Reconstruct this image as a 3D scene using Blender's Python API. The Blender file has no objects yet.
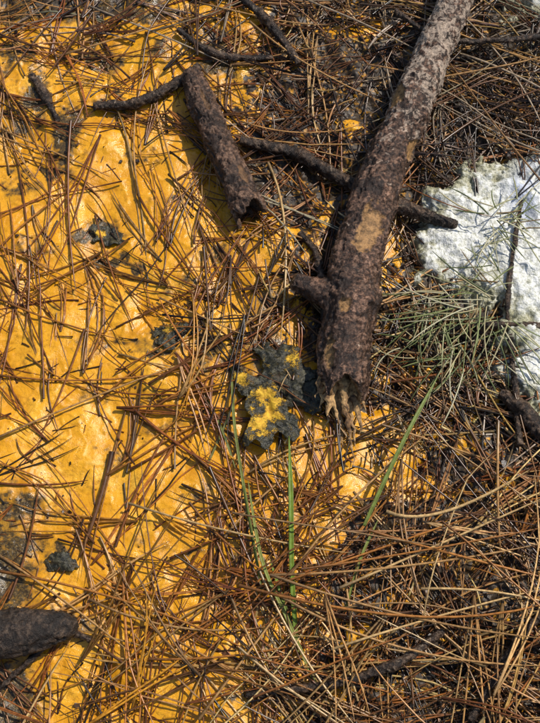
import bpy, math, numpy as np
from mathutils import Vector, noise as mn
rng=np.random.default_rng(11)
MM=0.001
# ------------------------------------------------ camera + ground plan
C=np.array([0.0,-0.38,1.05]); F=-C/np.linalg.norm(C)
RT=np.array([1.0,0,0]); UP=np.cross(RT,F)
HALF=math.radians(18.2); K=2*math.tan(HALF)/723.0
def P(u,v,z=0.0):
    """ground-plan coordinate (about 1 mm per unit) -> metres at height z"""
    d=F+RT*((u-270)*K)+UP*((361.5-v)*K)
    t=(z-C[2])/d[2]
    return C+d*t
def Pv(u,v,z=0.0):
    u=np.asarray(u,float);v=np.asarray(v,float)
    d=F[None]+RT[None]*((u-270)*K)[:,None]+UP[None]*((361.5-v)*K)[:,None]
    t=(z-C[2])/d[:,2]
    return C[None]+d*t[:,None]
def inv(x,y):
    dx=x-C[0];dy=y-C[1];dz=-C[2]
    dep=np.maximum(dy*F[1]+dz*F[2],0.15)
    return 270+dx/dep/K, 361.5-(dy*UP[1]+dz*UP[2])/dep/K
# ------------------------------------------------ noise
_L=np.random.default_rng(5).random((256,256))
def vn(x,y,sc,seed=0):
    x=np.asarray(x)*sc+seed*17.31+900; y=np.asarray(y)*sc+seed*7.77+900
    xi=np.floor(x).astype(int);yi=np.floor(y).astype(int)
    fx=x-xi;fy=y-yi
    fx=fx*fx*fx*(fx*(fx*6-15)+10);fy=fy*fy*fy*(fy*(fy*6-15)+10)
    g=lambda a,b:_L[a%256,b%256]
    return (g(xi,yi)*(1-fx)+g(xi+1,yi)*fx)*(1-fy)+(g(xi,yi+1)*(1-fx)+g(xi+1,yi+1)*fx)*fy
def fbm(x,y,sc,o=4,seed=0,gain=.5):
    t=0;a=1;n=0
    for i in range(o):
        ang=0.6*i
        xr=x*math.cos(ang)-y*math.sin(ang); yr=x*math.sin(ang)+y*math.cos(ang)
        t=t+a*vn(xr,yr,sc,seed+i*3);n+=a;a*=gain;sc*=2.03
    return t/n
def sstep(a,b,x):
    t=np.clip((x-a)/(b-a),0,1);return t*t*(3-2*t)
# ------------------------------------------------ masks
BY=[-200,0,60,100,200,260,300,400,440,480,520,600,660,723,900]
BX=[190,265,265,250,268,276,285,340,405,395,372,345,310,275,220]
blobs_mud=[(392,250,18,40,1.2),(405,375,45,22,1.),(440,440,46,22,.9),(365,640,24,20,1.1),(215,690,45,20,.6),(470,400,30,14,.9),
           (420,490,46,16,.8),(350,130,18,16,.8),(480,690,20,12,.6),(395,690,16,10,.7),(330,20,40,14,.8),(365,25,30,18,.8),(430,560,30,10,.7),(300,250,24,18,.8),
           (470,540,24,10,.7),(500,480,26,12,.7),(400,600,24,10,.8),(440,640,22,9,.7),(510,620,20,9,.6),(340,690,24,14,.8),(385,440,30,24,1.),(325,215,12,20,.7),(500,670,30,10,.6)]
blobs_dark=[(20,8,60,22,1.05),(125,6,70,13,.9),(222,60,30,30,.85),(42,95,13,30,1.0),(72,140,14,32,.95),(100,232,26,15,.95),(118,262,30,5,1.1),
            (172,330,30,9,.95),(163,352,20,12,.75),(207,352,13,28,1.0),(28,246,26,8,.6),(62,562,17,8,1.05),(20,512,50,24,.72),(-6,575,44,62,1.05),  # lower-left blobs paint soft shade into the mud; the rest are dark patches
            (30,625,80,26,.9),(0,700,46,44,.9),(120,345,50,8,.55),(248,180,16,60,.85),(232,600,30,20,.5),(200,545,12,8,.75),(228,690,26,12,.7),  # blobs at line start continue the painted lower-left shade
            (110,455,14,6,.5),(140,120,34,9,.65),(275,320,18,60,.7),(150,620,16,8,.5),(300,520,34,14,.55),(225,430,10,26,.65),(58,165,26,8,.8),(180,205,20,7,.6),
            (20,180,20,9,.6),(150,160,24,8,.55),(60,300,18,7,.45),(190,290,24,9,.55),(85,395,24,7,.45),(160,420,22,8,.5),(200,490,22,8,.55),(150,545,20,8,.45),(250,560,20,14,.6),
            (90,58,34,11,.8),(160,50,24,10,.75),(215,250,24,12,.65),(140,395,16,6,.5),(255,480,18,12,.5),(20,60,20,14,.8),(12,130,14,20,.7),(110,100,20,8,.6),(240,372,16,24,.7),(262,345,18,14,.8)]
def mudmask(x,y):
    u,v=inv(x,y)
    b=np.interp(v,BY,BX)
    w=(fbm(x,y,22,3,1)-.5)*110
    m=sstep(34,-34,u-b+w)
    for (cu,cv,ru,rv,a) in blobs_mud:
        q=((u-cu)/ru)**2+((v-cv)/rv)**2
        m=m+a*np.exp(-q)*(fbm(x,y,60,2,4)>.38)
    top=sstep(45,-30,v+(fbm(x,y,30,3,8)-.5)*120)
    m=m*(1-.8*top)  # darker soil along the top also imitates dimmer light there
    far=sstep(.45,.8,np.sqrt(x*x+y*y)+(fbm(x,y,5,3,9)-.5)*.5)
    m=m*(1-far*.8)
    return np.clip(m,0,1)
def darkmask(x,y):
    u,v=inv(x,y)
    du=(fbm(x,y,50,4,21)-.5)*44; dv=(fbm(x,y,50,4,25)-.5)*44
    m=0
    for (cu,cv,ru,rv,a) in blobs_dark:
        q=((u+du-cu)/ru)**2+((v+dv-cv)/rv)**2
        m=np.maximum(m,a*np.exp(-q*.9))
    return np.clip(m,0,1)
def gh(x,y):
    m=mudmask(x,y)
    h=(fbm(x,y,9,3,31)-.5)*.022
    h=h+m*((fbm(x,y,34,2,33)-.5)*.0058+(fbm(x,y,150,2,35)-.5)*.0007)
    rid=1-np.abs(2*fbm(x,y,38,3,37)-1)
    h=h+m*sstep(.90,1.0,rid)*.0010
    h=h+(1-m)*((fbm(x,y,60,4,36)-.5)*.018-.005)
    return h
# ------------------------------------------------ mesh helpers
def newmesh(name,verts,faces,mat,smooth=True,colors=None,cname='col',parent=None,extra=None):
    me=bpy.data.meshes.new(name)
    verts=np.asarray(verts,dtype=np.float32)
    if isinstance(faces,np.ndarray):
        n=len(faces);k=faces.shape[1]
        me.vertices.add(len(verts));me.vertices.foreach_set('co',verts.ravel())
        me.loops.add(n*k);me.loops.foreach_set('vertex_index',faces.astype(np.int32).ravel())
        me.polygons.add(n);me.polygons.foreach_set('loop_start',np.arange(0,n*k,k,dtype=np.int32))
        me.polygons.foreach_set('loop_total',np.full(n,k,dtype=np.int32))
        me.update(calc_edges=True);me.validate()
    else:
        me.from_pydata([tuple(map(float,a)) for a in verts],[],faces)
    me.polygons.foreach_set('use_smooth',[smooth]*len(me.polygons))
    def addc(nm,c):
        c=np.asarray(c,dtype=np.float32)
        if c.shape[1]==3:c=np.hstack([c,np.ones((len(c),1),np.float32)])
        a=me.color_attributes.new(nm,'FLOAT_COLOR','POINT');a.data.foreach_set('color',c.ravel())
    if colors is not None:addc(cname,colors)
    me.materials.append(mat)
    ob=bpy.data.objects.new(name,me);bpy.context.collection.objects.link(ob)
    if parent:ob.parent=parent
    return ob
class NT:
    def __init__(s,name):
        s.m=bpy.data.materials.new(name);s.m.use_nodes=True;s.t=s.m.node_tree;s.b=s.t.nodes['Principled BSDF']
        s.co=s.n('ShaderNodeTexCoord').outputs['Object']
    def n(s,t,**k):
        o=s.t.nodes.new(t)
        for a,b in k.items():setattr(o,a,b)
        return o
    def l(s,a,b):s.t.links.new(a,b)
    def noise(s,sc,det=5,rough=.55,dist=0,vec=None):
        o=s.n('ShaderNodeTexNoise');o.inputs['Scale'].default_value=sc;o.inputs['Detail'].default_value=det
        o.inputs['Roughness'].default_value=rough;o.inputs['Distortion'].default_value=dist
        s.l(vec or s.co,o.inputs['Vector']);return o.outputs['Fac']
    def voro(s,sc,feat='F1'):
        o=s.n('ShaderNodeTexVoronoi',feature=feat);o.inputs['Scale'].default_value=sc;s.l(s.co,o.inputs['Vector']);return o.outputs['Distance']
    def ramp(s,f,stops):
        o=s.n('ShaderNodeValToRGB');e=o.color_ramp.elements
        while len(e)<len(stops):e.new(.5)
        for i,(p,c) in enumerate(stops):
            e[i].position=p;e[i].color=(*c,1) if len(c)==3 else c
        s.l(f,o.inputs['Fac']);return o.outputs['Color']
    def mix(s,f,a,b,mode='MIX'):
        o=s.n('ShaderNodeMix',data_type='RGBA',blend_type=mode)
        for v,i in((f,0),(a,6),(b,7)):
            if isinstance(v,bpy.types.NodeSocket):s.l(v,o.inputs[i])
            elif isinstance(v,tuple):o.inputs[i].default_value=(*v,1)
            else:o.inputs[i].default_value=v
        return o.outputs[2]
    def math(s,op,a,b=0.,c=0.,clamp=False):
        o=s.n('ShaderNodeMath',operation=op,use_clamp=clamp)
        for i,v in enumerate((a,b,c)):
            if isinstance(v,bpy.types.NodeSocket):s.l(v,o.inputs[i])
            else:o.inputs[i].default_value=v
        return o.outputs[0]
    def sm(s,v,a,b):
        o=s.n('ShaderNodeMapRange',interpolation_type='SMOOTHSTEP');s.l(v,o.inputs[0]);o.inputs[1].default_value=a;o.inputs[2].default_value=b
        return o.outputs[0]
    def attr(s,name):
        o=s.n('ShaderNodeAttribute',attribute_name=name);return o.outputs['Color']
    def sep(s,c):
        o=s.n('ShaderNodeSeparateColor');s.l(c,o.inputs[0]);return o.outputs
    def bump(s,h,dist,strength=1,prev=None):
        o=s.n('ShaderNodeBump');o.inputs['Strength'].default_value=strength;o.inputs['Distance'].default_value=dist
        s.l(h,o.inputs['Height'])
        if prev:s.l(prev,o.inputs['Normal'])
        return o.outputs[0]
    def out(s,col=None,rough=None,normal=None,spec=None):
        for v,k in((col,'Base Color'),(rough,'Roughness'),(normal,'Normal'),(spec,'Specular IOR Level')):
            if v is None:continue
            if isinstance(v,bpy.types.NodeSocket):s.l(v,s.b.inputs[k])
            elif isinstance(v,tuple):s.b.inputs[k].default_value=(*v,1)
            else:s.b.inputs[k].default_value=v
        return s.m
# ------------------------------------------------ ground material
g=NT('orange_mud_and_soil')
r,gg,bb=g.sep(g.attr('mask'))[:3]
nA=g.noise(20,6,.62);nB=g.noise(150,6,.6);nC=g.noise(900,4,.6);nD=g.noise(420,5,.65);nE=g.noise(60,5,.6,.8);nF=g.noise(70,3,.5)
mud=g.ramp(nA,[(.32,(.54,.215,.006)),(.44,(.69,.305,.010)),(.55,(.76,.355,.015)),(.68,(.80,.42,.035))])
mud=g.mix(g.math('MULTIPLY',g.sm(nB,.46,.34),.40),mud,(.40,.15,.006))
mud=g.mix(g.math('MULTIPLY',g.sm(nE,.60,.72),.5),mud,(.83,.50,.095))
mud=g.mix(g.math('MULTIPLY',g.sm(nC,.38,.28),.4),mud,(.28,.11,.008))
line=g.math('ABSOLUTE',g.math('SUBTRACT',nE,.5))
mud=g.mix(g.math('MULTIPLY',g.math('MULTIPLY',g.sm(line,.016,.002),g.sm(nA,.42,.54)),.5),mud,(.20,.085,.010))
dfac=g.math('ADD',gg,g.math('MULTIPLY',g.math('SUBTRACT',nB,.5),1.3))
mud=g.mix(g.math('MULTIPLY',g.sm(dfac,.20,.52),.72),mud,(.25,.12,.014))  # soft brown margin of dark patches and of the painted lower-left shade
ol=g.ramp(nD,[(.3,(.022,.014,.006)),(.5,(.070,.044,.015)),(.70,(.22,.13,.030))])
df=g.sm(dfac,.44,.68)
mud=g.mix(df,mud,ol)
soil=g.ramp(nD,[(.3,(.010,.007,.004)),(.5,(.036,.022,.010)),(.65,(.080,.048,.021)),(.8,(.15,.10,.05))])
soil=g.mix(g.math('MULTIPLY',g.sm(nB,.55,.62),.8),soil,(.46,.21,.012))
mfac=g.math('ADD',r,g.math('MULTIPLY',g.math('SUBTRACT',nB,.5),1.6))
mf=g.sm(mfac,.42,.60)
col=g.mix(mf,soil,mud)
rough=g.math('ADD',g.math('MULTIPLY',g.sm(nE,.40,.62),.20),.13)
rough=g.math('ADD',rough,g.math('MULTIPLY',g.math('SUBTRACT',1.,mf),.28))
h0=g.bump(nF,.0014,.8);h1=g.bump(nB,.0012,.7,h0);h2=g.bump(nD,.0004,.8,h1);h3=g.bump(nC,.00025,.8,h2)
groundmat=g.out(col,rough,h3,.45)
def axis(lo,hi,n):
    core=np.linspace(lo,hi,n);st=core[1]-core[0]
    out=[];d=st;x=hi
    while x<400:
        d*=1.16;x+=d;out.append(x)
    out=np.array(out)
    return np.concatenate([(lo-(out-hi))[::-1],core,out])
ax=axis(-.36,.36,470);ay=axis(-.42,.50,600)
X,Y=np.meshgrid(ax,ay);x=X.ravel();y=Y.ravel()
z=gh(x,y)
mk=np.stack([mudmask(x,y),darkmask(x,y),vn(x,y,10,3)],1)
nx,ny=len(ax),len(ay)
I=np.arange(nx*ny).reshape(ny,nx)
fc=np.stack([I[:-1,:-1],I[:-1,1:],I[1:,1:],I[1:,:-1]],-1).reshape(-1,4)
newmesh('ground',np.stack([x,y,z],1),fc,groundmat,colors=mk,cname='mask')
# ------------------------------------------------ needle builder
nm=NT('dry_pine_needle')
nc=nm.attr('col');nn=nm.noise(260,4,.65)
nm.out(nm.mix(.8,nc,nm.ramp(nn,[(.35,(.35,.30,.27)),(.62,(1.,1.,1.))]),'MULTIPLY'),.27,None,.4)
needlemat=nm.m
def build_tubes(name,pts,rad,col,mat,sides=5):
    N,M,_=pts.shape
    T=np.gradient(pts,axis=1);T/=np.linalg.norm(T,axis=2,keepdims=True)+1e-12
    side=np.cross(T,np.array([0,0,1.]));side/=np.linalg.norm(side,axis=2,keepdims=True)+1e-12
    up=np.cross(side,T)
    a=np.linspace(0,2*np.pi,sides,endpoint=False)
    V=pts[:,:,None,:]+rad[:,:,None,None]*(np.cos(a)[None,None,:,None]*side[:,:,None,:]+np.sin(a)[None,None,:,None]*up[:,:,None,:]*.8)
    idx=np.arange(N*M*sides).reshape(N,M,sides)
    A=idx[:,:-1,:];B=np.roll(idx,-1,axis=2)[:,:-1,:];Cc=np.roll(idx,-1,axis=2)[:,1:,:];D=idx[:,1:,:]
    Fc=np.stack([A,B,Cc,D],-1).reshape(-1,4)
    Cc=np.repeat(col[:,:,None,:],sides,axis=2).reshape(-1,3)
    return newmesh(name,V.reshape(-1,3),Fc,mat,colors=Cc)
M=11
PAL={'straw':(.60,.39,.16),'tan':(.43,.235,.080),'orange':(.37,.145,.026),'rust':(.23,.078,.017),'brown':(.12,.050,.016),
     'dark':(.032,.017,.009),'grey':(.36,.27,.175),'gold':(.58,.27,.02)}
NP_=[];NR_=[];NC_=[]
s01=np.linspace(0,1,M)
def needle(x0,y0,ang,L,curv,layer,tilt,r,c,bury=False,sheath=True):
    kink=rng.normal(0,.12)*(s01>rng.uniform(.2,.8))
    th=ang+curv*(s01-.5)+.10*np.sin(s01*6+curv*9)*.4+kink
    st=L/(M-1)
    xs=x0+np.concatenate([[0],np.cumsum(np.cos(th[:-1])*st)]);ys=y0+np.concatenate([[0],np.cumsum(np.sin(th[:-1])*st)])
    NP_.append((xs,ys,layer,tilt,bury));NR_.append((r,sheath));NC_.append(c)
def pick(w):
    k=list(w.keys());p=np.array(list(w.values()),float);p/=p.sum()
    c=np.array(PAL[k[rng.choice(len(k),p=p)]])
    return np.clip(c*rng.uniform(.65,1.35)*(1+rng.normal(0,.06,3)),0,.8)
def scatter(n,rect,Lr,layer,cols,angf,keep=None,bury=.3,rr=(.75,1.15),fasc=.6):
    cnt=0;tries=0
    while cnt<n and tries<n*20:
        tries+=1
        u=rng.uniform(rect[0],rect[2]);v=rng.uniform(rect[1],rect[3])
        if keep is not None and rng.random()>keep(u,v):continue
        p=P(u,v);a=angf();L=rng.uniform(*Lr)*MM;c=pick(cols)
        k=1 if rng.random()>fasc else rng.choice([2,3])
        x0=p[0]-math.cos(a)*L/2;y0=p[1]-math.sin(a)*L/2
        ly=rng.uniform(*layer)*MM;tl=rng.normal(0,.022);bu=rng.random()<bury
        cv=rng.normal(0,.30)
        for i in range(k):
            needle(x0,y0,a+ (i-(k-1)/2)*rng.uniform(.03,.16),L*rng.uniform(.88,1.05),cv+rng.normal(0,.14),ly,tl+rng.normal(0,.01),
                   rng.uniform(*rr)*MM,c*rng.uniform(.85,1.15),bu)
            cnt+=1
uni=lambda:rng.uniform(0,2*math.pi)
def around(*opts):
    def f():
        m,sd=opts[rng.choice(len(opts))];return math.radians(rng.normal(m,sd))+(math.pi if rng.random()<.5 else 0)
    return f
mudcols={'orange':3.5,'rust':5,'brown':3,'tan':1.3,'gold':.8,'dark':.7}
def clump(u,v):
    p=P(u,v);return float(sstep(.40,.62,fbm(np.array([p[0]]),np.array([p[1]]),14,2,71)[0]))+.14
scatter(220,(-120,-60,330,800),(50,170),(-1.0,.8),{'gold':2.5,'orange':4,'rust':4},uni,bury=1,rr=(.5,.95))
scatter(210,(-120,-40,330,780),(80,200),(1,5),mudcols,around((65,30),(-55,28),(20,30),(100,25)),keep=clump,bury=.2,rr=(.65,1.1))
scatter(100,(-40,90,260,420),(60,140),(1,5),{'orange':3,'rust':4,'tan':1},around((60,30),(-40,28),(110,25)),bury=.2,rr=(.55,.95),keep=clump)
scatter(140,(150,300,340,580),(60,170),(2,8),mudcols,around((70,25),(-60,22),(15,25)),bury=.1,keep=lambda u,v:(1 if u>190 else .4)*(.25 if abs(u-272)<42 and abs(v-395)<50 else 1))
scatter(230,(-100,-120,420,60),(70,190),(1,12),{'brown':4,'dark':2,'tan':2,'rust':2,'grey':1.5},around((20,30),(-30,30),(75,25)),bury=.2)
scatter(150,(-40,20,280,150),(50,130),(1,6),mudcols,uni,bury=.3,rr=(.5,1.0))
scatter(120,(210,60,340,340),(60,150),(1,9),{'brown':3,'dark':3,'tan':1.5,'rust':2,'grey':1},uni)
scatter(900,(400,-150,760,185),(90,210),(0,20),{'brown':4,'grey':4,'tan':2.8,'dark':3.5,'rust':1.3},around((-14,16),(-35,18),(20,22),(60,30)),rr=(.55,1.05))
scatter(170,(280,-100,450,160),(70,170),(0,10),{'brown':4,'grey':2,'tan':2,'dark':2},uni)
scatter(260,(380,200,560,440),(40,130),(0,9),{'brown':3,'dark':3,'tan':2.5,'rust':2,'grey':1},uni,keep=lambda u,v:1 if v>310 or u<425 else .05)
lr={'tan':4,'straw':1.6,'brown':5,'rust':3.5,'dark':4,'orange':3.0,'grey':.8}
kp=lambda u,v: 1/(1+math.exp(-(u-np.interp(v,[360,450,560,640,723,900],[400,385,325,275,245,185]))/20))
scatter(950,(200,360,760,900),(60,190),(0,12),lr,around((12,18),(32,20),(-18,20),(70,30),(-55,25),(100,30)),keep=kp,bury=.2,rr=(.5,1.0))
scatter(250,(240,470,720,880),(110,240),(8,30),{'tan':4.5,'straw':3.5,'orange':3.0,'brown':2,'rust':2.5},around((10,14),(28,14),(-18,16),(60,22),(-50,20)),keep=kp,bury=0,rr=(.7,1.15))
scatter(120,(-60,560,330,800),(90,220),(2,10),mudcols,around((-20,14),(20,20),(60,25),(-65,20)),bury=.1,keep=lambda u,v:.35+.65*(u>140))
scatter(1500,(260,-80,640,800),(6,42),(0,10),{'brown':3,'dark':4,'tan':2,'rust':2,'straw':.9},uni,fasc=0,rr=(.5,1.2))
scatter(420,(-100,-60,330,780),(5,36),(-.5,2),{'brown':3,'dark':3,'rust':3,'gold':1},uni,fasc=0,rr=(.5,.9),bury=1)
for _ in range(1800):
    a=rng.uniform(0,6.283);R=rng.uniform(.45,1.5);xx=R*math.cos(a);yy=R*math.sin(a)
    needle(xx,yy,rng.uniform(0,6.283),rng.uniform(.09,.2),rng.normal(0,.3),rng.uniform(0,.014),rng.normal(0,.02),rng.uniform(.8,1.2)*MM,pick(lr),False)
def traced(pts,c,layer,r=1.0,bend=0):
    q=np.array([P(u,v)[:2] for u,v in pts])
    if len(q)==2:
        mid=(q[0]+q[1])/2;d=q[1]-q[0];mid=mid+np.array([-d[1],d[0]])*(bend if bend else rng.normal(0,.03));q=np.array([q[0],mid,q[1]])
    tt=np.linspace(0,1,len(q));cf=[np.polyfit(tt,q[:,k],len(q)-1) for k in(0,1)]
    NP_.append((np.polyval(cf[0],s01),np.polyval(cf[1],s01),layer*MM,0,False));NR_.append((r*MM,True))
    NC_.append(np.array(PAL[c])*rng.uniform(.85,1.15))
TR=[([(268,165),(285,235),(280,345)],'straw',9,1.5),([(291,12),(322,95),(330,182)],'tan',8,1.2),([(312,90),(322,150)],'straw',8,1.1),
([(72,125),(76,290)],'rust',5,1.5),([(0,440),(200,362)],'tan',5,1.1),([(0,375),(190,372)],'orange',4,1.1),([(58,222),(8,330)],'rust',4,1.1),
([(112,452),(80,558)],'brown',4,2.6),([(116,548),(172,425)],'rust',4,1.2),([(0,485),(88,480)],'rust',3,1.2),([(130,506),(352,556)],'straw',14,1.1),
([(0,556),(130,652)],'tan',9,1.3),([(0,572),(270,662)],'orange',9,1.3),([(270,580),(540,546)],'tan',26,1.3),([(270,580),(540,642)],'tan',28,1.3),
([(366,535),(545,582)],'orange',28,1.4),([(288,582),(424,440)],'tan',22,1.1),([(338,592),(545,500)],'straw',24,1.3),([(330,652),(545,590)],'straw',26,1.2),
([(384,516),(440,517),(522,478)],'straw',30,1.7),([(494,428),(497,552)],'tan',26,1.5),([(418,592),(545,606)],'straw',26,1.2),([(240,650),(344,728)],'straw',16,1.3),
([(190,505),(276,582)],'orange',10,1.2),([(138,196),(205,290)],'rust',5,1.3),([(204,250),(211,335)],'brown',6,1.5),([(232,600),(305,728)],'tan',14,1.2),
([(260,575),(355,728)],'straw',20,1.2),([(240,590),(420,620),(560,600)],'orange',30,1.4),([(210,470),(262,590)],'brown',8,1.6),([(225,540),(300,470)],'tan',8,1.1),
([(275,590),(470,520)],'orange',26,1.2),([(280,600),(400,650),(545,668)],'tan',24,1.3),([(300,575),(545,530)],'orange',30,1.1),([(0,300),(120,340)],'orange',4,1.1),
([(20,180),(24,338)],'rust',4,1.2),([(130,240),(20,290)],'orange',4,1.1),([(0,130),(110,178)],'tan',5,1.1),([(60,60),(200,20)],'tan',8,1.2),([(90,10),(230,70)],'grey',8,1.1),
([(150,90),(200,260)],'tan',5,1.0),([(0,250),(70,190)],'orange',4,1.1),([(130,470),(250,395)],'rust',5,1.2),([(60,620),(160,690)],'brown',6,1.6),([(110,690),(200,560)],'rust',6,1.2),
([(200,720),(290,600)],'tan',12,1.2),([(90,600),(270,628)],'tan',9,1.2),([(150,660),(320,640)],'orange',9,1.2),([(380,430),(500,470)],'tan',16,1.2),([(390,385),(540,350)],'rust',14,1.2),
([(400,20),(540,70)],'tan',20,1.2),([(460,60),(560,110)],'grey',20,1.3),([(420,90),(560,60)],'tan',22,1.2),([(440,150),(560,90)],'brown',20,1.4),([(455,20),(545,145)],'grey',20,1.1),
([(300,0),(420,60)],'grey',16,1.2),([(250,30),(390,110)],'tan',14,1.1),([(200,10),(330,30)],'tan',12,1.1),([(170,560),(268,520)],'rust',5,1.2),([(340,560),(350,700)],'tan',18,1.2),
([(140,200),(150,60)],'tan',5,1.0),([(190,330),(250,230)],'rust',5,1.1),([(160,300),(245,340)],'tan',6,1.0),([(100,400),(215,330)],'orange',4,1.0),([(175,470),(185,360)],'tan',4,1.0),
([(10,600),(40,480)],'rust',5,1.1),([(30,690),(120,560)],'orange',5,1.1),([(85,330),(40,440)],'rust',4,1.1),([(120,300),(60,225)],'orange',4,1.0),([(95,215),(135,330)],'rust',4,1.1)]
for t in TR:traced(*t)
XS=np.array([a[0] for a in NP_]);YS=np.array([a[1] for a in NP_]);LY=np.array([a[2] for a in NP_]);TL=np.array([a[3] for a in NP_]);BU=np.array([a[4] for a in NP_])
H=gh(XS,YS)
Ls=np.hypot(XS[:,-1]-XS[:,0],YS[:,-1]-YS[:,0])
lin=np.stack([np.linspace(0,1,M)]*len(XS))
Hs=H.copy()
for _ in range(6):
    Hs[:,1:-1]=(Hs[:,:-2]+Hs[:,2:])/2*.7+Hs[:,1:-1]*.3
Z=Hs+LY[:,None]+(lin-.5)*(TL*Ls)[:,None]
Rr=np.array([a[0] for a in NR_])
Z=np.where(BU[:,None],Z,np.maximum(Z,H+Rr[:,None]*.5))
pts=np.stack([XS,YS,Z],-1)
prof=np.interp(s01,[0,.06,.12,.8,1],[1.25,1.25,1.,.85,.25])
rad=Rr[:,None]*prof[None]
col=np.array(NC_)[:,None,:]*np.interp(s01,[0,.08,.14,.9,1],[.35,.4,1,1,.6])[None,:,None]
build_tubes('pine_needle_litter',pts,rad,col,needlemat)
# ------------------------------------------------ branches
def catmull(pts,step):
    pts=[Vector(p) for p in pts];out=[];n=len(pts)
    ts=[]
    for i in range(n-1):
        p0=pts[max(i-1,0)];p1=pts[i];p2=pts[i+1];p3=pts[min(i+2,n-1)]
        m=max(2,int((p2-p1).length/step))
        for j in range(m):
            t=j/m;t2=t*t;t3=t2*t
            out.append(.5*((2*p1)+(p2-p0)*t+(2*p0-5*p1+4*p2-p3)*t2+(3*p1-p0-3*p2+p3)*t3));ts.append(i+t)
    out.append(pts[-1]);ts.append(n-1.0)
    return out,ts
def tube(name,path,radii,mat,step=.0014,sides=64,amp=1.0,freq=1.0,ragged=0,hollow=0,lich=None,bare=None,flat=1.0,parent=None,seed=0,capstart=True,knots=(),rfreq=1.0):
    pw=[P(u,v,zz*MM) for u,v,zz in path]
    cs,ts=catmull(pw,step);n=len(cs)
    rads=np.interp(ts,range(len(radii)),radii)*MM
    V=[];COL=[]
    A=np.linspace(0,2*math.pi,sides,endpoint=False)
    prevN=None;rings=[]
    nr=int(.028/step)
    for i,c in enumerate(cs):
        T=(cs[min(i+1,n-1)]-cs[max(i-1,0)]).normalized()
        N=Vector((0,0,1)) if prevN is None else prevN
        N=(N-T*N.dot(T)).normalized();prevN=N;B=T.cross(N)
        ring=[]
        for a in A:
            ca=math.cos(a);sa=math.sin(a)
            dirv=N*ca*flat+B*sa
            r0=rads[i]
            p=c+dirv*r0
            L_=i*step
            q=Vector((p.x*freq+seed,p.y*freq+seed*.7,p.z*freq))
            qb=Vector((ca*r0*freq*1.0+seed,sa*r0*freq*1.0,L_*.55*freq+seed))
            big=mn.noise(q*26)*.16*r0+mn.noise(q*60)*.05*r0
            pl=mn.noise(qb*110)+.55*mn.noise(q*230)+.25*mn.noise(q*480)
            step_=max(0,min(1,(pl-.02)/.07))
            pl2=mn.noise(qb*60+Vector((9,3,1)))+.5*mn.noise(q*190)
            step2=max(0,min(1,(pl2-.12)/.06))
            fine=mn.noise(q*420)*.0006+mn.noise(q*900)*.0003
            bm=0
            if bare:
                for (bu,bv,br,bl) in bare:
                    bc=Vector(P(bu,bv,p.z));d=p-bc
                    along=d.dot(T);ac=(d-T*along).length
                    w=1-min(1,((along/(bl*MM))**2+(ac/(br*MM))**2)+.8*mn.noise(q*110)+.5*mn.noise(q*300))
                    if N.dot(dirv)>0 and w>bm:bm=w
            bm=min(1,max(0,bm*5))
            for (ku,kv,kr,kh) in knots:
                kc=Vector(P(ku,kv,p.z));d=(p-kc).length
                big+=kh*MM*math.exp(-(d/(kr*MM))**2)
            d=big+amp*((step_*.0011+step2*.0013)*(1-bm)+fine*(1-.6*bm))-bm*.0012
            p=p+dirv*d
            if i>=n-nr and ragged:
                k=(i-(n-nr))/(nr-1)
                p=p+T*(k**2)*ragged*MM*(mn.noise(Vector((ca*1.6*rfreq+seed,sa*1.6*rfreq,3)))*1.5+.5*mn.noise(Vector((ca*4*rfreq,sa*4*rfreq,seed)))+.2*mn.noise(Vector((ca*11,sa*11,seed))))
            ring.append(len(V));V.append(p)
            COL.append((np.interp(ts[i],lich[0],lich[1]) if lich else 0,bm,.5*step_+.5*step2))
        rings.append(ring)
    T=(cs[-1]-cs[-2]).normalized()
    if hollow:
        last=rings[-1]
        for k,(sc,back) in enumerate([(.90,0),(.80,-2),(.72,-8),(.66,-20),(.55,-hollow),(.01,-hollow-2)]):
            ring=[]
            for j,idx in enumerate(last):
                p=V[idx];cc=cs[-1];rel=p-cc;ax=rel.dot(T);rr=rel-T*ax
                q=cc+T*(ax*(1 if k<2 else .5)+back*MM)+rr*(sc*(1+.12*mn.noise(Vector((j*.4,k*1.,seed)))))
                ring.append(len(V));V.append(q);COL.append((0,.8 if k<1 else .35,0))
            rings.append(ring)
    else:
        for sc,f in((.8,.25),(.45,.38),(.02,.42)):
            ring=[]
            for idx in rings[n-1]:
                p=V[idx];rel=p-cs[-1];ring.append(len(V));V.append(cs[-1]+rel*sc+T*rads[-1]*f*(1+.5*mn.noise(p*300)));COL.append((0,.3,0))
            rings.append(ring)
    Rg=np.array(rings)
    A_=Rg[:-1];B_=np.roll(Rg,-1,axis=1)[:-1];C_=np.roll(Rg,-1,axis=1)[1:];D_=Rg[1:]
    fc=np.stack([A_,B_,C_,D_],-1).reshape(-1,4)
    V2=[tuple(v) for v in V]
    if capstart:
        st=[]
        T0=(cs[1]-cs[0]).normalized()
        for idx in rings[0]:
            p=V[idx];V2.append(tuple(cs[0]+(p-cs[0])*.02-T0*rads[0]*.3));COL.append((0,.5,0));st.append(len(V2)-1)
        S=np.array(st);R0=Rg[0]
        fc=np.vstack([fc,np.stack([S,np.roll(S,-1),np.roll(R0,-1),R0],-1)])
    return newmesh(name,np.array(V2),fc,mat,colors=np.array(COL),parent=parent)
def empty(n):
    e=bpy.data.objects.new(n,None);bpy.context.collection.objects.link(e);return e
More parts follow.
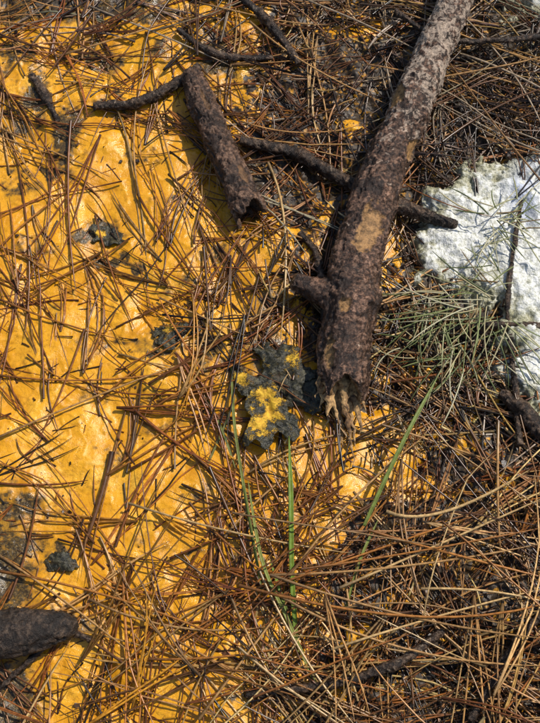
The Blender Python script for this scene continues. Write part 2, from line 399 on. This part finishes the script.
def barkmat(name,dark,mid,light,lichc,barec,wet=.3,cover=.55):
    b=NT(name);l,ba,st=b.sep(b.attr('col'))[:3]
    n1=b.noise(38,6,.65);n2=b.noise(240,7,.7);n3=b.noise(900,4,.6);n4=b.noise(110,6,.72,.8)
    c=b.ramp(n2,[(.40,dark),(.50,mid),(.61,light)])
    c=b.mix(b.math('MULTIPLY',b.sm(n1,.53,.42),.85),c,dark)
    c=b.mix(b.math('MULTIPLY',b.math('SUBTRACT',1.,st),cover),c,dark)
    c=b.mix(b.math('MULTIPLY',b.sm(n4,.53,.60),b.math('MULTIPLY',st,.85)),c,b.mix(n3,mid,light))
    lf=b.sm(b.math('ADD',b.math('MULTIPLY',b.math('SUBTRACT',n4,.5),2.6),l),.44,.60)
    c=b.mix(b.math('MULTIPLY',lf,.85),c,b.ramp(n2,[(.35,tuple(x*.35 for x in lichc)),(.58,lichc)]))
    c=b.mix(ba,c,b.ramp(n2,[(.38,tuple(x*.3 for x in barec)),(.60,barec)]))
    c=b.mix(b.math('MULTIPLY',b.sm(n3,.44,.32),.7),c,tuple(x*.4 for x in dark))
    x=b.bump(n2,.0022,.9);x=b.bump(n3,.0008,.9,x)
    return b.out(c,b.math('ADD',b.math('MULTIPLY',lf,.35),wet),x,.32)
bark=barkmat('branch_bark',(.015,.008,.005),(.105,.052,.030),(.38,.215,.135),(.56,.43,.32),(.46,.25,.095))
bark2=barkmat('dry_bark',(.018,.010,.006),(.115,.058,.033),(.33,.19,.115),(.32,.23,.16),(.22,.115,.05))
twigm=barkmat('twig_bark',(.012,.007,.004),(.062,.034,.019),(.20,.125,.075),(.30,.23,.16),(.12,.075,.04))
fb=empty('fallen_branch')
tube('branch_body',[(492,-120,46),(474,-55,44),(454,2,40),(430,60,36),(408,115,33),(384,168,30),(367,222,28),(353,282,27),(345,340,27),(341,392,26)],
     [15,16,16.5,19.5,21,21,23,24.5,25,22.5],bark,sides=150,ragged=13,hollow=34,
     lich=([0,3,4.5,5.5,9],[.64,.58,.30,.10,.08]),bare=[(368,230,13,30),(345,305,6,10),(398,96,7,16),(330,350,5,16),(412,150,6,14)],parent=fb,seed=3,knots=[(375,300,14,5),(400,70,12,2),(330,250,16,2)],amp=1.25)
tube('branch_stub',[(346,300,28),(324,293,27),(308,287,27),(295,281,28)],[18,12.5,10.5,8],bark,sides=64,parent=fb,seed=8,amp=1.1)
sp=NT('splintered_wood');n1=sp.noise(300,5);n2_=sp.noise(60,4);sp.out(sp.mix(sp.sm(n2_,.45,.6),sp.ramp(n1,[(.3,(.09,.045,.018)),(.6,(.56,.34,.14))]),sp.ramp(n1,[(.3,(.04,.022,.012)),(.6,(.24,.13,.055))])),.6,sp.bump(n1,.0008,.8),.3)
def splinter(V,Fc,a,b,w,th):
    a=Vector(a);b=Vector(b);T=(b-a).normalized();S=T.cross(Vector((0,0,1))).normalized();U=S.cross(T)
    base=len(V);m=14
    for i in range(m):
        t=i/(m-1);c=a.lerp(b,t);ww=w*(1-t**2.2*.93)*(1+.6*mn.noise(c*500));tt=th*(1-t*.85)
        c=c+S*mn.noise(c*130)*.004+U*mn.noise(c*90)*.003
        for x_,y_ in((-1,-.3),(-.4,1),(.5,.8),(1,-.2),(0,-1)):V.append(tuple(c+S*ww*x_+U*tt*y_))
    for i in range(m-1):
        for j in range(5):
            k=(j+1)%5;Fc.append((base+i*5+j,base+i*5+k,base+(i+1)*5+k,base+(i+1)*5+j))
    Fc.append(tuple(base+j for j in range(5))[::-1])
V=[];Fc=[]
for (a,b,w,th) in [((338,374,28),(350,438,12),5.5,3),((328,372,30),(329,416,24),5,2.8),((350,374,26),(361,434,12),4.4,2.4),((345,370,36),(347,412,28),5.4,2.4),
                   ((324,378,24),(321,408,20),3,2),((336,379,18),(344,446,6),4.4,2),((354,379,28),(366,412,22),3.4,1.8),((341,378,22),(354,466,7),2.6,1.6),((329,378,16),(328,428,8),2.6,1.6),
                   ((333,374,33),(337,424,20),3,1.6),((347,378,22),(356,452,8),2.2,1.4),((320,376,30),(316,398,26),2.5,1.5)]:
    splinter(V,Fc,P(a[0],a[1],a[2]*MM),P(b[0],b[1],b[2]*MM),w*MM,th*MM)
newmesh('splinters',np.array(V),Fc,sp.m,smooth=False,parent=fb)
bb_=empty('broken_branch_piece')
tube('bark_roll',[(191,74,17),(199,96,19),(212,125,20),(226,158,20),(238,186,19),(250,212,17)],[9,13,14.5,15,14.5,16],bark2,sides=120,ragged=9,hollow=26,
     lich=([0,5],[.05,.12]),bare=[(205,100,3,14),(243,175,3,12)],parent=bb_,seed=21,amp=1.3)
tw=[([(94,108,7),(130,101,8),(165,86,9),(198,68,9)],[3,4.5,5,4.5]),
    ([(238,140,9),(300,157,10),(345,178,10),(400,203,12),(456,224,10)],[4.5,5.5,6,6.5,4]),
    ([(178,30,8),(205,48,9),(240,56,9),(272,58,8)],[2.5,3.5,3.5,2.5]),([(232,-8,10),(262,20,10),(300,62,9)],[3.5,4.5,3]),
    ([(527,200,18),(508,290,14),(512,340,12),(519,445,12)],[1.4,1.9,2.1,2.3]),([(248,697,8),(330,686,12),(400,664,18),(446,630,18)],[3,3.6,3.6,2.6]),
    ([(425,332,12),(480,324,14),(560,328,14)],[1.8,2.2,2.4]),
    ([(470,720,12),(520,640,16),(560,600,18)],[3,3,2.5]),([(0,690,5),(60,640,7),(90,640,4)],[2,2.5,2]),
    ([(395,10,22),(450,40,24),(560,34,20)],[2,2.8,2.4]),([(30,74,2),(44,98,3),(56,124,1)],[3,4.5,2]),([(300,230,6),(318,262,8),(322,330,6)],[2.5,3,2.5]),
    ([(498,392,8),(520,412,10),(548,430,12),(580,440,10)],[4,8,9,9])]
for i,(pa,ra) in enumerate(tw):
    pa2=[]
    for (u,v,zz) in pa:
        w=P(u,v,0);pa2.append((u+rng.normal(0,2),v+rng.normal(0,2),zz+float(gh(np.array([w[0]]),np.array([w[1]]))[0])*1000*.6))
    tube('fallen_twig',pa2,ra,twigm,sides=32,seed=30+i*3,amp=.7 if max(ra)<4 else 1.,freq=1.5,lich=([0,3],[.12,.28]),
         knots=[(pa2[1][0]+3,pa2[1][1],5,max(ra)*.5),(pa2[-2][0]-3,pa2[-2][1]+4,5,max(ra)*.4)])
tube('driftwood_chunk',[(-90,640,12),(-40,636,14),(10,634,15),(42,630,13),(66,626,10),(76,622,8)],[16,20,20,17,11,4],barkmat('dark_wood',(.012,.008,.005),(.045,.027,.017),(.13,.084,.052),(.2,.16,.12),(.10,.06,.04)),
     sides=90,flat=.7,seed=77,amp=1.2)
# ------------------------------------------------ patch sheets
def inpoly(px,py,poly):
    ins=np.zeros(len(px),bool);n=len(poly);j=n-1
    for i in range(n):
        xi,yi=poly[i];xj,yj=poly[j]
        c=((yi>py)!=(yj>py))&(px<(xj-xi)*(py-yi)/(yj-yi+1e-12)+xi);ins^=c;j=i
    return ins
def polydist(px,py,poly):
    d=np.full(len(px),1e9);n=len(poly)
    for i in range(n):
        a=np.array(poly[i]);b=np.array(poly[(i+1)%n]);ab=b-a
        t=np.clip(((px-a[0])*ab[0]+(py-a[1])*ab[1])/(ab@ab),0,1)
        d=np.minimum(d,np.hypot(px-a[0]-ab[0]*t,py-a[1]-ab[1]*t))
    return np.where(inpoly(px,py,poly),d,-d)
def smoothpoly(p):
    out=[];n=len(p)
    for i in range(n):
        p0,p1,p2,p3=[np.array(p[(i+k)%n],float) for k in(-1,0,1,2)]
        for t in(0,.25,.5,.75):
            out.append(tuple(.5*((2*p1)+(p2-p0)*t+(2*p0-5*p1+4*p2-p3)*t*t+(3*p1-p0-3*p2+p3)*t**3)))
    return out
def grid_uv(poly,cell,pad):
    us=[p[0] for p in poly];vs=[p[1] for p in poly]
    a=np.arange(min(us)-pad,max(us)+pad,cell);b=np.arange(min(vs)-pad,max(vs)+pad,cell)
    U,Vv=np.meshgrid(a,b);nx,ny=len(a),len(b)
    I=np.arange(nx*ny).reshape(ny,nx)
    fc=np.stack([I[:-1,:-1],I[1:,:-1],I[1:,1:],I[:-1,1:]],-1).reshape(-1,4)
    return U.ravel(),Vv.ravel(),fc
def compact(V,fc,cols):
    used=np.unique(fc);mp=-np.ones(len(V),int);mp[used]=np.arange(len(used));return V[used],mp[fc],cols[used]
fo=NT('foam');fa=fo.sep(fo.attr('col'))
n1=fo.noise(40,6,.65);n2=fo.noise(260,7,.75);n3=fo.noise(1100,3,.6);vv=fo.voro(520)
c=fo.ramp(n2,[(.32,(.17,.17,.09)),(.41,(.48,.48,.38)),(.50,(.72,.71,.64)),(.64,(.83,.82,.78))])
stain=fo.math('ADD',fo.math('SUBTRACT',n1,.5),fo.math('MULTIPLY',fa[2],.30))
c=fo.mix(fo.math('MULTIPLY',fo.sm(stain,.04,.21),.85),c,fo.ramp(n2,[(.38,(.09,.085,.03)),(.5,(.29,.27,.13)),(.66,(.60,.57,.42))]))
c=fo.mix(fo.math('MULTIPLY',fa[1],.75),c,(.42,.48,.64))  # bluish tint standing for reflected sky
x_=fo.bump(n2,.0014,.8);x_=fo.bump(vv,.0008,.6,x_);x_=fo.bump(n3,.0003,.6,x_)
foam=fo.out(c,.32,x_,.4)
fp=[(416,218),(432,196),(460,182),(486,170),(520,156),(600,135),(680,200),(690,330),(640,440),(560,425),(530,405),(512,385),(506,360),(512,330),(486,306),(455,300),(428,282),(418,250)]
fp2=[(508,14),(530,30),(570,36),(640,40),(680,-30),(600,-70),(530,-60),(508,-20)]
for k,(poly,hh) in enumerate(((fp,12),(fp2,18))):
    poly=smoothpoly(poly);U,Vv,fc=grid_uv(poly,1.0,14)
    pw=Pv(U,Vv);x,y=pw[:,0],pw[:,1]
    d=polydist(U,Vv,poly)+(fbm(x,y,50,5,50)-.5)*52
    prof=np.where(d>0,1-np.exp(-np.maximum(d,0)/11),d/7)
    base=(fbm(x,y,9,3,31)-.5)*.022
    z=base+prof*hh*MM+(fbm(x,y,30,3,52)-.5)*.016+(fbm(x,y,130,4,53)-.5)*.005*np.clip(prof,0,1)+(fbm(x,y,420,2,54)-.5)*.0012
    blue=np.exp(-((U-522)/15)**2-((Vv-202)/38)**2)*sstep(.38,.5,fbm(x,y,90,3,57))  # sky reflection painted into the foam colour
    edge=np.exp(-np.maximum(d,0)/16)
    cols=np.stack([np.clip(prof,0,1),np.clip(blue,0,1),edge],1)
    keep=(d[fc]>-9).all(1)
    V_,f_,c_=compact(np.stack([x,y,z],1),fc[keep],cols)
    ob=newmesh('foam_patch',V_,f_[:,::-1],foam,colors=c_)
    if ob.data.polygons[0].normal.z<0: ob.data.flip_normals()
# ------------------------------------------------ leaves
lf=NT('wet_dark_leaf');la=lf.sep(lf.attr('col'))
n2=lf.noise(220,6,.7);n3=lf.noise(900,5,.75);n4=lf.noise(120,5,.6);n5=lf.noise(60,4,.6)
c=lf.ramp(n2,[(.35,(.007,.007,.004)),(.5,(.024,.022,.012)),(.66,(.095,.082,.042))])
c=lf.mix(lf.math('MULTIPLY',la[2],.6),c,(.10,.08,.04))
c=lf.mix(lf.math('MULTIPLY',lf.sm(n5,.55,.66),.6),c,(.075,.045,.018))
pf=lf.math('ADD',la[0],lf.math('ADD',lf.math('MULTIPLY',lf.math('SUBTRACT',n3,.5),1.7),lf.math('MULTIPLY',lf.math('SUBTRACT',n4,.5),2.2)))
py_=lf.sm(pf,.46,.62)
c=lf.mix(py_,c,lf.ramp(n2,[(.35,(.42,.20,.010)),(.6,(.74,.44,.03))]))
leafm=lf.out(c,lf.math('ADD',lf.math('MULTIPLY',py_,.35),.24),lf.bump(py_,.0008,.7,lf.bump(n2,.0016,.9)),.35)
L1=[(231,373),(242,370),(250,378),(260,374),(262,364),(254,356),(256,349),(268,346),(277,352),(287,345),(300,349),(301,361),(298,368),(308,372),(320,374),(316,383),(304,386),(300,391),(310,398),(322,408),(314,414),(300,409),(288,405),(281,394),(270,390),(258,394),(246,397),(236,389)]
L2=[(247,398),(258,385),(270,386),(281,396),(288,408),(297,418),(301,433),(295,443),(286,438),(279,434),(272,446),(262,449),(255,441),(247,447),(242,437),(249,427),(251,418),(243,411)]
L3=[(284,372),(298,366),(312,370),(326,366),(330,378),(320,386),(326,398),(318,412),(306,404),(298,394),(286,390)]
L4=[(150,328),(166,322),(184,326),(198,322),(202,332),(190,338),(176,340),(172,350),(160,346),(156,336)]
L5=[(46,556),(58,552),(74,556),(78,566),(64,572),(50,570)]
L6=[(88,228),(102,222),(118,228),(122,240),(108,246),(96,242)]
def leaf(name,poly,mid,lift,dust,rag=6.,base=.08):
    poly=smoothpoly(poly);U,Vv,fc=grid_uv(poly,.6,3)
    pw=Pv(U,Vv,lift*MM);x,y=pw[:,0],pw[:,1];d=polydist(U,Vv,poly)+(fbm(x,y,120,4,66)-.5)*rag*1.6
    a=np.array(mid[0],float);b=np.array(mid[1],float);ab=b-a;Ln=np.hypot(*ab)
    s=((U-a[0])*ab[0]+(Vv-a[1])*ab[1])/Ln;t=((U-a[0])*ab[1]-(Vv-a[1])*ab[0])/Ln
    vein=np.exp(-(t/1.0)**2)
    ph=((s-np.abs(t)*.8)/11.0);side=np.exp(-((ph-np.round(ph))*11/.8)**2)*.6
    vein=np.maximum(vein,side)
    g0=gh(x,y)
    gs=(fbm(x,y,9,3,31)-.5)*.022
    z=gs+lift*MM+(fbm(x,y,45,3,60)-.5)*.013+(fbm(x,y,130,3,62)-.5)*.003+np.abs(t)*.00012+vein*.0006-np.exp(-np.maximum(d,0)/3)*.0015
    z=np.maximum(z,g0+.0002 if lift<5 else g0-.0004)
    ds=0
    for(cu,cv,ru,rv)in dust:ds=ds+np.exp(-((U-cu)/ru)**2-((Vv-cv)/rv)**2)
    ds=ds+U*0
    keep=(d[fc]>0).all(1)
    V_,f_,c_=compact(np.stack([x,y,z],1),fc[keep],np.stack([np.clip(ds,0,1)*.72+base,ds*0,vein*.5],1))
    ob=newmesh(name,V_,f_,leafm,colors=c_)
    so=ob.modifiers.new('s','SOLIDIFY');so.thickness=.0008
    return ob
leaf('oak_leaf',L1,((234,380),(318,410)),7,[(264,394,16,8),(292,362,6,10),(240,378,8,6)],base=.10)
leaf('oak_leaf',L2,((264,388),(272,446)),12,[(265,396,13,10),(258,426,12,12),(274,412,9,10)],base=.12)
leaf('oak_leaf',L3,((286,376),(322,402)),6,[(296,380,5,5)],base=.0)
leaf('oak_leaf',L4,((150,332),(200,328)),2,[(170,330,8,5)],rag=9,base=.10)
leaf('oak_leaf',L5,((46,560),(76,564)),2.5,[],rag=7,base=.05)
leaf('oak_leaf',L6,((88,232),(120,236)),2,[(100,232,6,4)],rag=9,base=.10)
# ------------------------------------------------ grass blades
gr=NT('green_grass');n1=gr.noise(200,4);gc=gr.attr('col')
gr.out(gr.mix(.7,gc,gr.ramp(n1,[(.35,(.55,.45,.3)),(.6,(1,1,1))]),'MULTIPLY'),.5,None,.25)
def blade(name,path,w,colr):
    pw=[P(u,v,zz*MM) for u,v,zz in path];cs,ts=catmull(pw,.004);n=len(cs);V=[];Fc=[];Cl=[]
    for i,c in enumerate(cs):
        T=(cs[min(i+1,n-1)]-cs[max(i-1,0)]).normalized();S=T.cross(Vector((0,0,1))).normalized()
        t=i/(n-1);ww=w*MM*min(1,(1-t)*3.5+.08)*(.75+.25*min(1,t*5))
        for k in(-1,-.5,0,.5,1):V.append(tuple(c+S*ww*k+Vector((0,0,abs(k)*ww*.35))));Cl.append(np.array(colr)*(1 if k else 1.25))
    for i in range(n-1):
        for k in range(4):Fc.append((i*5+k,i*5+k+1,(i+1)*5+k+1,(i+1)*5+k))
    ob=newmesh(name,np.array(V),Fc,gr.m,colors=np.array(Cl));ob.modifiers.new('s','SOLIDIFY').thickness=.0003
GB=[([(297,650,8),(292,575,16),(291,500,22),(289,436,18)],2.3,(.13,.20,.02)),([(364,526,22),(385,480,28),(408,432,32),(438,376,28)],1.9,(.14,.18,.035)),
    ([(262,590,10),(246,500,12),(234,420,12),(231,345,8)],1.4,(.13,.15,.025)),([(318,690,10),(290,625,14),(262,560,18),(248,480,20)],1.6,(.19,.21,.04)),
    ([(300,655,6),(283,600,9),(270,560,12)],1.5,(.17,.24,.03)),([(345,612,14),(360,560,20),(378,520,20)],1.3,(.17,.20,.04)),([(205,470,5),(225,425,8),(236,395,8)],1.0,(.14,.14,.04)),
    ([(205,395,4),(222,430,8),(236,470,8)],1.0,(.14,.16,.04))]
for (a,w,c) in GB:blade('grass_blade',a,w,c)
# ------------------------------------------------ green pine sprig
SP=[];SR=[];SC=[]
def fan(cu,cv,z0,a0,a1,n,L0,L1):
    for _ in range(n):
        a=math.radians(rng.uniform(a0,a1));L=rng.uniform(L0,L1)*MM;p=P(cu+rng.normal(0,9),cv+rng.normal(0,9),z0*MM)
        cvx=rng.normal(0,.4);th=a+cvx*s01;st=L/(M-1);rise=rng.uniform(-.15,.18)
        xs=p[0]+np.cumsum(np.cos(th)*st);ys=p[1]+np.cumsum(np.sin(th)*st)
        zs=p[2]+s01*L*rise-s01**2*L*.1
        zs=np.maximum(zs,gh(xs,ys)+.001)
        SP.append(np.stack([xs,ys,zs],-1));SR.append(rng.uniform(.55,.9)*MM*np.interp(s01,[0,.8,1],[1,.9,.25]))
        c=np.array([(.17,.19,.065),(.30,.29,.14),(.09,.11,.035),(.36,.30,.15),(.14,.085,.03),(.40,.36,.22)][rng.choice(6)])*rng.uniform(.8,1.2);SC.append(np.repeat(c[None],M,0))
fan(478,302,22,150,270,32,35,85);fan(440,300,18,170,310,26,30,70);fan(500,322,20,180,330,18,35,80);fan(500,222,28,0,360,26,25,60);fan(460,350,14,150,320,24,30,70);fan(512,215,26,-60,60,8,20,50);fan(430,350,12,0,360,18,25,60);fan(495,280,24,90,250,16,25,55)
spm=NT('green_pine_needle');spm.out(spm.attr('col'),.45,None,.3)
build_tubes('pine_sprig',np.array(SP),np.array(SR),np.array(SC),spm.m)
# ------------------------------------------------ bark crumbs and chips
V=[];Fc=[];Cl=[]
def chip(x,y,z,s,c):
    n=rng.integers(5,8);b=len(V);a0=rng.uniform(0,6.28);e=rng.uniform(.35,1);th=rng.uniform(0,3.14);tx,ty=rng.normal(0,.35,2);h=s*rng.uniform(.15,.5)
    for lvl in(0,1):
        for i in range(n):
            a=a0+i*6.283/n;rr=s*rng.uniform(.65,1.1)*(1-.2*lvl);lx=math.cos(a)*rr;ly=math.sin(a)*rr*e
            X_=lx*math.cos(th)-ly*math.sin(th);Y_=lx*math.sin(th)+ly*math.cos(th)
            V.append((x+X_,y+Y_,z+X_*tx+Y_*ty+lvl*h));Cl.append(c)
    for i in range(n):
        j=(i+1)%n;Fc.append((b+i,b+j,b+n+j,b+n+i))
    Fc.append(tuple(b+n+i for i in range(n)))
cp=[]
for _ in range(9000):
    cp.append((rng.uniform(-120,700),rng.uniform(-120,840)))
for _ in range(900):
    cp.append((rng.uniform(-20,280),rng.uniform(-10,170)))
cp=np.array(cp);pw=Pv(cp[:,0],cp[:,1]);mm=mudmask(pw[:,0],pw[:,1]);dk=darkmask(pw[:,0],pw[:,1]);hz=gh(pw[:,0],pw[:,1])
for i in range(len(cp)):
    if 418<cp[i,0]<540 and 170<cp[i,1]<300 and rng.random()<.9:continue
    pr=max(1-mm[i],dk[i]*.9,.07)
    if rng.random()<pr:
        s=min(rng.lognormal(.40,.6),6)*MM*(1 if mm[i]<.5 else .6)
        t=rng.random();c=np.array((.028,.016,.010) if t<.48 else (.10,.055,.028) if t<.76 else (.26,.16,.085) if t<.85 else (.60,.27,.012))*rng.uniform(.7,1.3)
        chip(pw[i,0],pw[i,1],hz[i]+rng.uniform(-.3,.6)*s,s,c)
cm=NT('bark_chip');n1=cm.noise(500,4);cm.out(cm.mix(.7,cm.attr('col'),cm.ramp(n1,[(.3,(.4,.4,.4)),(.7,(1,1,1))]),'MULTIPLY'),.35,cm.bump(n1,.0008,.7),.5)
newmesh('bark_debris',np.array(V),Fc,cm.m,smooth=False,colors=np.array(Cl))
# ------------------------------------------------ light
sd=Vector((.58,.42,.90)).normalized()
sun=bpy.data.lights.new('sun','SUN');sun.energy=4.4;sun.angle=math.radians(.5);sun.color=(1,.945,.86)
so=bpy.data.objects.new('sun',sun);so.rotation_euler=sd.to_track_quat('Z','Y').to_euler();bpy.context.collection.objects.link(so)
w=bpy.data.worlds.new('World');bpy.context.scene.world=w;w.use_nodes=True;nt=w.node_tree
sk=nt.nodes.new('ShaderNodeTexSky');sk.sky_type='NISHITA';sk.sun_disc=False
sk.sun_elevation=math.asin(sd.z);sk.sun_rotation=math.atan2(sd.x,sd.y)
nt.links.new(sk.outputs[0],nt.nodes['Background'].inputs[0]);nt.nodes['Background'].inputs[1].default_value=.125
cam=bpy.data.cameras.new('camera');co=bpy.data.objects.new('camera',cam);bpy.context.collection.objects.link(co)
co.location=C;co.rotation_euler=Vector(-F).to_track_quat('Z','Y').to_euler()
cam.sensor_fit='VERTICAL';cam.angle=2*HALF;cam.clip_start=.01;cam.clip_end=2000
bpy.context.scene.camera=co
sc=bpy.context.scene;sc.view_settings.view_transform='Standard';sc.view_settings.look='None';sc.view_settings.exposure=0
